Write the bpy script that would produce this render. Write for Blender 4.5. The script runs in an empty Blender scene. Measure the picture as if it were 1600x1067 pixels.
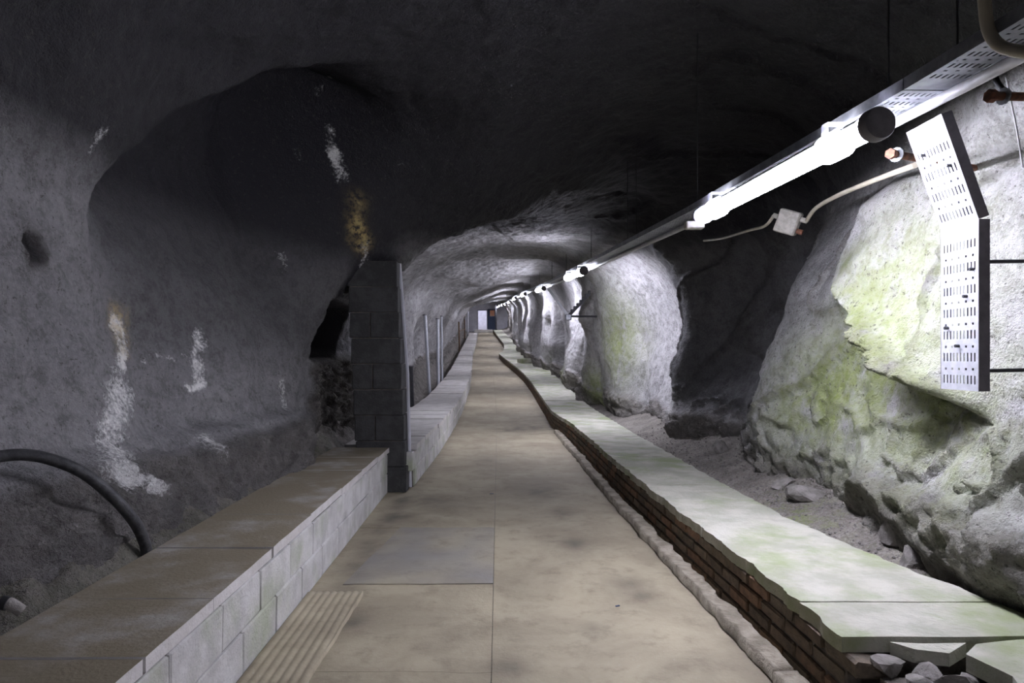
import bpy, math, random
import numpy as np
from mathutils import Vector, Matrix, Euler

random.seed(7); np.random.seed(7)
scene = bpy.context.scene
COL = scene.collection

# ------------------------------------------------------------------ camera, world, exposure
F, VX, HY, EYE = 1067.0, 775.0, 555.0, 1.4       # focal length in px, vanishing column, horizon row, eye height
cam_d = bpy.data.cameras.new('camera'); cam = bpy.data.objects.new('camera', cam_d); COL.objects.link(cam)
cam.location = (0, 0, EYE); cam.rotation_euler = (math.radians(90), 0, 0)
cam_d.sensor_width = 36.0; cam_d.lens = 36.0 * F / 1600.0
cam_d.shift_x = (800 - VX) / 1600.0; cam_d.shift_y = (HY - 533.5) / 1600.0
cam_d.clip_start = 0.05; cam_d.clip_end = 300
scene.camera = cam
world = bpy.data.worlds.new('world'); scene.world = world; world.use_nodes = True
world.node_tree.nodes['Background'].inputs[0].default_value = (0.6, 0.62, 0.8, 1)
world.node_tree.nodes['Background'].inputs[1].default_value = 0.004
vs = scene.view_settings
vs.view_transform = 'Standard'; vs.look = 'None'; vs.gamma = 1.0; vs.use_curve_mapping = False
vs.exposure = 1.95
scene.cycles.use_denoising = True
scene.cycles.max_bounces = 8; scene.cycles.diffuse_bounces = 3
TUBE_L = 46.0                                     # radiance of a lamp tube

def P(px, py, Y):
    """a point seen in the photograph, put at its own depth in the tunnel"""
    return Vector(((px - VX) * Y / F, Y, EYE - (py - HY) * Y / F))

# ------------------------------------------------------------------ noise
_perm = np.random.RandomState(3).permutation(256); _perm = np.concatenate([_perm, _perm, _perm])
_g = np.random.RandomState(5).normal(size=(256, 3)); _g /= np.linalg.norm(_g, axis=1)[:, None]
def perlin(x, y, z):
    x = np.asarray(x, float); y = np.asarray(y, float); z = np.asarray(z, float)
    xi = np.floor(x).astype(int); yi = np.floor(y).astype(int); zi = np.floor(z).astype(int)
    xf, yf, zf_ = x - xi, y - yi, z - zi
    xi &= 255; yi &= 255; zi &= 255
    u, v, w = [t * t * t * (t * (t * 6 - 15) + 10) for t in (xf, yf, zf_)]
    def g(i, j, k):
        h = _perm[_perm[_perm[xi + i] + yi + j] + zi + k]
        gg = _g[h]
        return gg[..., 0] * (xf - i) + gg[..., 1] * (yf - j) + gg[..., 2] * (zf_ - k)
    x00 = g(0,0,0) * (1-u) + g(1,0,0) * u; x10 = g(0,1,0) * (1-u) + g(1,1,0) * u
    x01 = g(0,0,1) * (1-u) + g(1,0,1) * u; x11 = g(0,1,1) * (1-u) + g(1,1,1) * u
    return (x00 * (1-v) + x10 * v) * (1-w) + (x01 * (1-v) + x11 * v) * w
def fbm(x, y, z, o=4, gain=.5, ridged=False):
    s = 0; a = 1.0; f = 1.0
    for k in range(o):
        n = perlin(x * f + 17.3 * k, y * f + 5.1 * k, z * f + 9.7 * k)
        s = s + a * ((1 - 2.2 * np.abs(n)) if ridged else n); a *= gain; f *= 2.03
    return s
def S(t):
    t = np.clip(t, 0, 1); return t * t * (3 - 2 * t)
def G(d2): return np.exp(-d2)
def interp(pts):
    xs = np.array([p[0] for p in pts], float); ys = np.array([p[1] for p in pts], float)
    xx = np.arange(xs[0], xs[-1] + .05, .1); yy = np.interp(xx, xs, ys)
    k = np.exp(-(np.arange(-20, 21) * .1 / .7) ** 2); k /= k.sum()
    yy = np.convolve(np.pad(yy, 20, mode='edge'), k, mode='valid')
    return lambda Y: np.interp(Y, xx, yy)

# ------------------------------------------------------------------ the run of the tunnel
zf = interp([(-8,0),(13.5,0),(16,.05),(20,.22),(25,.43),(30,.66),(36,.92),(43,1.25),(50,1.9),(60,2.8),(70,3.7),(90,5.2)])
cx = interp([(-8,0),(22,0),(30,-.15),(43,-.55),(50,-.75),(70,-1.35),(90,-1.9)])
xl_near = lambda Y: -1.10 + 0 * np.asarray(Y, float)
xl_far = interp([(6,-.87),(7.2,-.87),(10,-.80),(16,-.79),(22,-.84),(29,-1.03),(43,-1.5),(50,-1.52),(70,-1.78),(90,-2.3)])
xr = interp([(-8,1.2),(2.9,1.19),(4.6,1.14),(6.6,1.09),(12.4,1.05),(16,1.08),(21,1.06),(25,.98),(29,.80),(36,.42),(42.5,.12),(43.5,.40),(46,.52),(50,.55),(60,.1),(70,-.35),(90,-1.0)])
xk = lambda Y: xr(Y) + np.interp(Y, [-8, 11, 13, 90], [.16, .14, .03, .03])
xb = interp([(-8,2.32),(2.6,2.3),(3.3,2.1),(4.35,1.93),(9,1.9),(17,2.0),(30,2.1),(38,1.75),(43,1.5),(50,1.5),(60,1.0),(70,.6),(90,.1)])
KH = .32        # right kerb height
LH = .46        # left wall height

# ------------------------------------------------------------------ materials
def nt_new(name):
    m = bpy.data.materials.new(name); m.use_nodes = True
    nt = m.node_tree; b = nt.nodes['Principled BSDF']
    return m, nt, b
def node(nt, t, **kw):
    n = nt.nodes.new(t)
    for k, v in kw.items():
        if k in ('op',): n.operation = v
        elif k.startswith('i_'): n.inputs[k[2:].replace('_', ' ')].default_value = v
        else: setattr(n, k, v)
    return n
def math_n(nt, op, a, b=None, clamp=False):
    n = nt.nodes.new('ShaderNodeMath'); n.operation = op; n.use_clamp = clamp
    for i, v in enumerate((a, b)):
        if v is None: continue
        if isinstance(v, (int, float)): n.inputs[i].default_value = v
        else: nt.links.new(v, n.inputs[i])
    return n.outputs[0]
def mix_c(nt, fac, a, b, blend='MIX'):
    n = nt.nodes.new('ShaderNodeMix'); n.data_type = 'RGBA'; n.blend_type = blend
    for sock, v in ((n.inputs[0], fac), (n.inputs[6], a), (n.inputs[7], b)):
        if isinstance(v, (int, float)): sock.default_value = v
        elif isinstance(v, tuple): sock.default_value = (*v, 1) if len(v) == 3 else v
        else: nt.links.new(v, sock)
    return n.outputs[2]
def noise_n(nt, scale, detail=5, rough=.55, vec=None, dist=0):
    n = nt.nodes.new('ShaderNodeTexNoise'); n.inputs['Scale'].default_value = scale
    n.inputs['Detail'].default_value = detail; n.inputs['Roughness'].default_value = rough
    n.inputs['Distortion'].default_value = dist
    if vec is not None: nt.links.new(vec, n.inputs['Vector'])
    return n.outputs['Fac']
def ramp(nt, fac, lo, hi):
    n = nt.nodes.new('ShaderNodeMapRange'); n.inputs['From Min'].default_value = lo; n.inputs['From Max'].default_value = hi
    n.interpolation_type = 'SMOOTHSTEP'
    nt.links.new(fac, n.inputs['Value']); return n.outputs['Result']
def attr(nt, name):
    n = nt.nodes.new('ShaderNodeAttribute'); n.attribute_name = name; return n.outputs['Fac']
def geo_pos(nt): return nt.nodes.new('ShaderNodeNewGeometry').outputs['Position']
def bump(nt, b, h, dist, strength=1.0):
    n = nt.nodes.new('ShaderNodeBump'); n.inputs['Distance'].default_value = dist; n.inputs['Strength'].default_value = strength
    nt.links.new(h, n.inputs['Height'])
    prev = b.inputs['Normal'].links
    if prev: nt.links.new(prev[0].from_socket, n.inputs['Normal'])
    nt.links.new(n.outputs[0], b.inputs['Normal'])
def simple(name, c, rough=.6, metal=0, c2=None, scale=20, bmp=0, bscale=80, top=None, moss=0, rnd=None):
    """plain procedural surface: two tones of noise, optional dirt on upward faces, optional moss"""
    m, nt, b = nt_new(name); pos = geo_pos(nt)
    c2 = c2 or tuple(v * .75 for v in c)
    col = mix_c(nt, ramp(nt, noise_n(nt, scale, 6, .6, pos), .35, .65), c, c2)
    if rnd:
        oi = nt.nodes.new('ShaderNodeObjectInfo')
        r = nt.nodes.new('ShaderNodeValToRGB'); nt.links.new(oi.outputs['Random'], r.inputs[0])
        r.color_ramp.interpolation = 'CONSTANT'
        r.color_ramp.elements[0].color = (*rnd[0], 1); r.color_ramp.elements[1].color = (*rnd[-1], 1)
        r.color_ramp.elements[1].position = 1 - 1 / len(rnd)
        for i, cc in enumerate(rnd[1:-1]):
            e = r.color_ramp.elements.new((i + 1) / len(rnd)); e.color = (*cc, 1)
        col = mix_c(nt, .72, col, mix_c(nt, 1.0, r.outputs[0], mix_c(nt, ramp(nt, noise_n(nt, scale, 5, .6, pos), .3, .7), (1.15, 1.15, 1.15), (.7, .7, .7)), 'MULTIPLY'))
    if top:
        sx = nt.nodes.new('ShaderNodeSeparateXYZ'); nt.links.new(nt.nodes.new('ShaderNodeNewGeometry').outputs['True Normal'], sx.inputs[0])
        f = math_n(nt, 'MULTIPLY', ramp(nt, sx.outputs[2], .5, .9), ramp(nt, noise_n(nt, 2.3, 6, .65, pos), .12, .55))
        col = mix_c(nt, f, col, top)
    if moss:
        f = math_n(nt, 'MULTIPLY', ramp(nt, noise_n(nt, 1.9, 5, .6, pos), .46, .68), moss)
        col = mix_c(nt, f, col, (.27, .32, .15))
    nt.links.new(col, b.inputs['Base Color'])
    b.inputs['Roughness'].default_value = rough; b.inputs['Metallic'].default_value = metal
    if bmp: bump(nt, b, noise_n(nt, bscale, 6, .6, pos), bmp)
    return m

def rock_material(name):
    m, nt, b = nt_new(name); pos = geo_pos(nt)
    n1 = noise_n(nt, 1.3, 6, .6, pos); n2 = noise_n(nt, 9, 6, .65, pos); n3 = noise_n(nt, 45, 4, .6, pos)
    col = mix_c(nt, ramp(nt, n1, .3, .7), (.34, .335, .335), (.46, .45, .445))
    col = mix_c(nt, math_n(nt, 'MULTIPLY', ramp(nt, n2, .40, .66), .65), col, (.17, .165, .16))
    col = mix_c(nt, math_n(nt, 'MULTIPLY', ramp(nt, n3, .45, .62), .35), col, (.56, .55, .54))
    # bare rock, brown and layered
    rough = attr(nt, 'rough')
    rk = mix_c(nt, ramp(nt, noise_n(nt, 5, 8, .7, pos), .35, .65), (.10, .085, .065), (.30, .27, .23))
    col = mix_c(nt, math_n(nt, 'MULTIPLY', rough, .8), col, rk)
    col = mix_c(nt, math_n(nt, 'MULTIPLY', attr(nt, 'shade_tone'), .95), col, (.021, .0205, .023))  # shade on the roof and left wall, painted as a near-black tone
    shade_and_spots = attr(nt, 'shade_and_spots')
    col = mix_c(nt, shade_and_spots, col, (.030, .029, .034))  # painted shade of the hollows, plus a few dark spots
    mo = attr(nt, 'moss')
    mf = math_n(nt, 'MULTIPLY', mo, ramp(nt, math_n(nt, 'ADD', math_n(nt, 'MULTIPLY', noise_n(nt, 3.2, 7, .65, pos), .65), math_n(nt, 'MULTIPLY', n2, .35)), .30, .56), clamp=True)
    mc = mix_c(nt, ramp(nt, noise_n(nt, 14, 5, .6, pos), .3, .7), (.24, .30, .07), (.34, .37, .19))
    col = mix_c(nt, mf, col, mc)
    ca = attr(nt, 'calcite')
    cf = ramp(nt, math_n(nt, 'ADD', ca, math_n(nt, 'MULTIPLY', math_n(nt, 'SUBTRACT', noise_n(nt, 38, 5, .7, pos), .5), 1.5)), .35, .95)
    cf = math_n(nt, 'MULTIPLY', cf, ramp(nt, ca, .04, .3))
    col = mix_c(nt, cf, col, (.82, .81, .78))
    ru = attr(nt, 'rust')
    rf = math_n(nt, 'MULTIPLY', ru, ramp(nt, noise_n(nt, 22, 6, .7, pos), .35, .6))
    col = mix_c(nt, rf, col, mix_c(nt, n2, (.50, .30, .05), (.62, .55, .30)))
    # pits and dark specks of the sprayed concrete
    pit = ramp(nt, noise_n(nt, 30, 4, .8, pos), .57, .66)
    col = mix_c(nt, math_n(nt, 'MULTIPLY', pit, .75), col, (.07, .065, .06))
    nt.links.new(col, b.inputs['Base Color'])
    b.inputs['Roughness'].default_value = .72; b.inputs['Specular IOR Level'].default_value = .18
    rr = math_n(nt, 'SUBTRACT', .78, math_n(nt, 'MULTIPLY', shade_and_spots, .25)); nt.links.new(rr, b.inputs['Roughness'])
    h = math_n(nt, 'ADD', math_n(nt, 'MULTIPLY', n3, .5), math_n(nt, 'MULTIPLY', noise_n(nt, 95, 3, .5, pos), .5))
    bump(nt, b, h, .03, .9)
    bump(nt, b, math_n(nt, 'MULTIPLY', noise_n(nt, 16, 6, .7, pos), math_n(nt, 'ADD', math_n(nt, 'MULTIPLY', rough, 1.5), .5)), .045, .9)
    return m

M = {}
M['rock'] = rock_material('sprayed_concrete_rock')
def floor_material():
    m, nt, b = nt_new('path_concrete'); pos = geo_pos(nt)
    n1 = noise_n(nt, 1.1, 7, .65, pos, .4); n2 = noise_n(nt, 6, 7, .7, pos); n3 = noise_n(nt, 40, 5, .7, pos)
    col = mix_c(nt, ramp(nt, n1, .32, .68), (.40, .35, .24), (.26, .22, .15))
    col = mix_c(nt, math_n(nt, 'MULTIPLY', ramp(nt, n2, .48, .72), .55), col, (.17, .14, .095))
    col = mix_c(nt, math_n(nt, 'MULTIPLY', ramp(nt, n3, .58, .75), .35), col, (.50, .46, .38))
    col = mix_c(nt, math_n(nt, 'MULTIPLY', attr(nt, 'stain'), .9), col, (.10, .083, .06))
    col = mix_c(nt, math_n(nt, 'MULTIPLY', attr(nt, 'grey'), .7), col, (.20, .20, .205))
    nt.links.new(col, b.inputs['Base Color']); b.inputs['Roughness'].default_value = .8
    bump(nt, b, math_n(nt, 'ADD', math_n(nt, 'MULTIPLY', n2, .7), math_n(nt, 'MULTIPLY', n3, .35)), .012, .7)
    return m
M['floor'] = floor_material()
def ground_material():
    m, nt, b = nt_new('gravel_dirt'); pos = geo_pos(nt)
    v = nt.nodes.new('ShaderNodeTexVoronoi'); v.inputs['Scale'].default_value = 55; nt.links.new(pos, v.inputs['Vector'])
    n2 = noise_n(nt, 4, 7, .65, pos); n3 = noise_n(nt, 60, 5, .7, pos)
    col = mix_c(nt, ramp(nt, n2, .35, .65), (.31, .28, .235), (.17, .15, .125))
    col = mix_c(nt, .35, col, mix_c(nt, ramp(nt, n3, .4, .65), (.10, .09, .08), (.42, .40, .37)))
    col = mix_c(nt, math_n(nt, 'MULTIPLY', attr(nt, 'moss'), ramp(nt, noise_n(nt, 5, 6, .7, pos), .45, .65)), col, (.19, .23, .08))
    nt.links.new(col, b.inputs['Base Color']); b.inputs['Roughness'].default_value = .95
    bump(nt, b, math_n(nt, 'SUBTRACT', n3, v.outputs['Distance']), .02, .8)
    return m
M['ground'] = ground_material()
M['block'] = simple('concrete_block', (.56, .55, .53), .85, c2=(.42, .41, .39), scale=7, bmp=.006, bscale=60, moss=.55)
M['coping'] = simple('coping_concrete', (.56, .54, .52), .8, c2=(.45, .43, .40), scale=6, bmp=.005, bscale=50, top=(.21, .175, .115))
M['coping_far'] = simple('pale_coping_concrete', (.55, .53, .50), .8, c2=(.42, .40, .37), scale=5, bmp=.005, bscale=50)
M['cap'] = simple('kerb_cap_concrete', (.52, .51, .43), .85, c2=(.37, .37, .29), scale=4, bmp=.012, bscale=40, moss=.85)
M['mortar'] = simple('mortar', (.15, .13, .11), .95, c2=(.09, .08, .065), scale=14, bmp=.01, bscale=50)
M['brick'] = simple('brick', (.22, .13, .08), .9, c2=(.12, .09, .06), scale=16, bmp=.008, bscale=70,
                    rnd=[(.22, .15, .10), (.19, .15, .11), (.15, .12, .09), (.27, .16, .10), (.22, .18, .13), (.14, .125, .095)])
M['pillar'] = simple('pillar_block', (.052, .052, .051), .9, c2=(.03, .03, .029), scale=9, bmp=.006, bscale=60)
M['strip'] = simple('kerb_strip_concrete', (.34, .30, .23), .9, c2=(.19, .165, .12), scale=9, bmp=.02, bscale=25)
M['steel'] = simple('painted_steel', (.50, .51, .54), .45, c2=(.42, .43, .46), scale=30, bmp=.0008)
M['tray'] = simple('galvanised_steel', (.34, .35, .37), .5, .6, c2=(.22, .23, .25), scale=14, bmp=.001)
M['darksteel'] = simple('dark_steel', (.05, .05, .055), .5, .5)
M['rust'] = simple('rusty_iron', (.22, .09, .05), .9, c2=(.10, .05, .035), scale=40, bmp=.003)
M['conduit'] = simple('beige_conduit', (.52, .48, .38), .5, c2=(.42, .38, .29), scale=10)
M['white_conduit'] = simple('white_conduit', (.62, .62, .63), .5, c2=(.5, .5, .5), scale=10)
M['black'] = simple('black_rubber', (.018, .018, .02), .55, c2=(.03, .03, .03), scale=25)
M['hose'] = simple('scuffed_hose', (.02, .02, .022), .6, c2=(.05, .05, .05), scale=30, bmp=.003)
M['grey'] = simple('grey_plastic', (.17, .16, .17), .6)
M['box'] = simple('junction_box_plastic', (.50, .48, .42), .6, c2=(.36, .34, .29), scale=25)
M['wood'] = simple('weathered_wood', (.22, .14, .08), .85, c2=(.13, .08, .05), scale=12, bmp=.004)
M['stone'] = simple('loose_stone', (.28, .26, .24), .95, c2=(.16, .15, .13), scale=12, bmp=.02, bscale=18)
M['white_wall'] = simple('white_plaster', (.62, .62, .66), .9, c2=(.52, .52, .56), scale=3, bmp=.005)
M['panel_blue'] = simple('dark_blue_board', (.04, .06, .11), .7)
M['orange'] = simple('orange_print', (.60, .22, .10), .7, c2=(.70, .45, .30), scale=2.5)
def clear_plastic():
    m, nt, b = nt_new('clear_plastic')
    b.inputs['Base Color'].default_value = (.85, .86, .95, 1); b.inputs['Roughness'].default_value = .25
    b.inputs['Transmission Weight'].default_value = .35; b.inputs['IOR'].default_value = 1.3
    return m
M['clear'] = clear_plastic()
def glow(name, c, s):
    m, nt, b = nt_new(name)
    b.inputs['Base Color'].default_value = (.9, .9, .9, 1)
    b.inputs['Emission Color'].default_value = (*c, 1); b.inputs['Emission Strength'].default_value = s
    return m
M['tube'] = glow('glowing_tube', (.82, .82, 1.0), TUBE_L)
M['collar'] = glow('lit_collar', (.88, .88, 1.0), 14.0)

# ------------------------------------------------------------------ object helpers
def link(o, parent=None):
    COL.objects.link(o)
    if parent is not None:
        o.parent = parent
        o.matrix_parent_inverse = Matrix.Identity(4)
    return o
def mesh_np(name, V, Fq, mat, smooth=True, attrs=None, normals=None):
    V = np.asarray(V, np.float32).reshape(-1, 3); Fq = np.asarray(Fq, np.int32); k = Fq.shape[1]
    me = bpy.data.meshes.new(name); me.vertices.add(len(V)); me.vertices.foreach_set('co', V.ravel())
    me.loops.add(Fq.size); me.loops.foreach_set('vertex_index', Fq.ravel())
    me.polygons.add(len(Fq)); me.polygons.foreach_set('loop_start', np.arange(0, Fq.size, k, dtype=np.int32))
    me.polygons.foreach_set('use_smooth', np.full(len(Fq), smooth))
    me.update(calc_edges=True)
    for n, a in (attrs or {}).items():
        at = me.attributes.new(n, 'FLOAT', 'POINT'); at.data.foreach_set('value', np.asarray(a, np.float32).ravel())
    if mat: me.materials.append(mat)
    if normals is not None: me.normals_split_custom_set_from_vertices(normals.reshape(-1, 3).tolist())
    return me
def mesh_pd(name, V, Fc, mat, smooth=False):
    me = bpy.data.meshes.new(name); me.from_pydata([tuple(v) for v in V], [], Fc); me.update()
    if smooth: me.polygons.foreach_set('use_smooth', np.full(len(Fc), True))
    me.materials.append(mat); return me
def obj(name, me, parent=None, loc=None, rot=None):
    o = bpy.data.objects.new(name, me); link(o, parent)
    if loc is not None: o.location = loc
    if rot is not None: o.rotation_euler = rot
    return o
def empty(name, loc, label=None, cat=None, group=None, kind=None):
    o = bpy.data.objects.new(name, None); o.empty_display_size = .1; link(o); o.location = loc
    return tag(o, label, cat, group, kind)
def tag(o, label=None, cat=None, group=None, kind=None):
    for k, v in (('label', label), ('category', cat), ('group', group), ('kind', kind)):
        if v: o[k] = v
    return o
def grid_faces(nr, nc):
    i = np.arange(nr - 1)[:, None] * nc + np.arange(nc - 1)[None, :]
    return np.stack([i, i + 1, i + 1 + nc, i + nc], -1).reshape(-1, 4)
class MB:
    """collects simple shapes into one mesh"""
    def __init__(s): s.v = []; s.f = []
    def add(s, V, Fc):
        n = len(s.v); s.v += [tuple(v) for v in V]; s.f += [tuple(i + n for i in f) for f in Fc]; return s
    def box(s, c, d, R=None, bev=0, jit=0):
        c = Vector(c); hx, hy, hz = d[0] / 2, d[1] / 2, d[2] / 2
        if not bev:
            V = [Vector((sx * hx, sy * hy, sz * hz)) for sx in (-1, 1) for sy in (-1, 1) for sz in (-1, 1)]
            Fc = [(0,1,3,2),(4,6,7,5),(0,4,5,1),(2,3,7,6),(0,2,6,4),(1,5,7,3)]
        else:
            V = []; idx = {}
            for sx in (-1, 1):
                for sy in (-1, 1):
                    for sz in (-1, 1):
                        for a in range(3):
                            p = [sx * (hx - bev), sy * (hy - bev), sz * (hz - bev)]
                            p[a] = (sx * hx, sy * hy, sz * hz)[a]
                            idx[(sx, sy, sz, a)] = len(V); V.append(Vector(p))
            Fc = []
            for a in range(3):
                b_, c_ = (a + 1) % 3, (a + 2) % 3
                for sg in (-1, 1):
                    q = []
                    for (t, u) in ((-1,-1),(1,-1),(1,1),(-1,1)):
                        k = [0,0,0]; k[a] = sg; k[b_] = t; k[c_] = u; q.append(idx[(*k, a)])
                    Fc.append(tuple(q) if sg > 0 else tuple(reversed(q)))
                for t in (-1, 1):
                    for u in (-1, 1):
                        k1 = [0,0,0]; k1[b_] = t; k1[c_] = u; q = []
                        for (sg, ax) in ((-1, b_), (1, b_), (1, c_), (-1, c_)):
                            k = list(k1); k[a] = sg; q.append(idx[(*k, ax)])
                        Fc.append(tuple(q) if t * u > 0 else tuple(reversed(q)))
            for sx in (-1, 1):
                for sy in (-1, 1):
                    for sz in (-1, 1):
                        q = [idx[(sx, sy, sz, a)] for a in range(3)]
                        Fc.append(tuple(q) if sx * sy * sz > 0 else tuple(reversed(q)))
        if jit: V = [v + Vector([random.uniform(-jit, jit) for _ in range(3)]) for v in V]
        if R is not None: V = [R @ v for v in V]
        return s.add([v + c for v in V], Fc)
    def tube(s, pts, r, n=12, caps=True):
        pts = [Vector(p) for p in pts]; rs = r if isinstance(r, (list, tuple)) else [r] * len(pts)
        V = []; up = None
        for i, p in enumerate(pts):
            t = (pts[min(i + 1, len(pts) - 1)] - pts[max(i - 1, 0)]).normalized()
            if up is None: up = t.orthogonal().normalized()
            up = (up - t * up.dot(t)).normalized(); sd = t.cross(up)
            for k in range(n):
                a = 2 * math.pi * k / n; V.append(p + (up * math.cos(a) + sd * math.sin(a)) * rs[i])
        Fc = []
        for i in range(len(pts) - 1):
            for k in range(n):
                k2 = (k + 1) % n; Fc.append((i*n+k, i*n+k2, (i+1)*n+k2, (i+1)*n+k))
        if caps: Fc.append(tuple(reversed(range(n)))); Fc.append(tuple(range((len(pts)-1)*n, len(pts)*n)))
        return s.add(V, Fc)
    def mesh(s, name, mat, smooth=False): return mesh_pd(name, s.v, s.f, mat, smooth)
    def build(s, name, mat, parent=None, smooth=False, base=None):
        if base is not None: s.v = [tuple(Vector(v) - Vector(base)) for v in s.v]
        o = obj(name, s.mesh(name, mat, smooth), parent)
        if base is not None and parent is None: o.location = base
        if smooth:
            try: o.data.set_sharp_from_angle(angle=math.radians(40))
            except Exception: pass
        return o
def smooth_path(pts, n=8):
    pts = [Vector(p) for p in pts]; out = []
    for i in range(len(pts) - 1):
        p0, p1, p2, p3 = pts[max(i-1,0)], pts[i], pts[i+1], pts[min(i+2,len(pts)-1)]
        for k in range(n):
            t = k / n
            out.append(.5*((2*p1)+(p2-p0)*t+(2*p0-5*p1+4*p2-p3)*t*t+(3*p1-p0-3*p2+p3)*t**3))
    return out + [pts[-1]]

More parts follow.
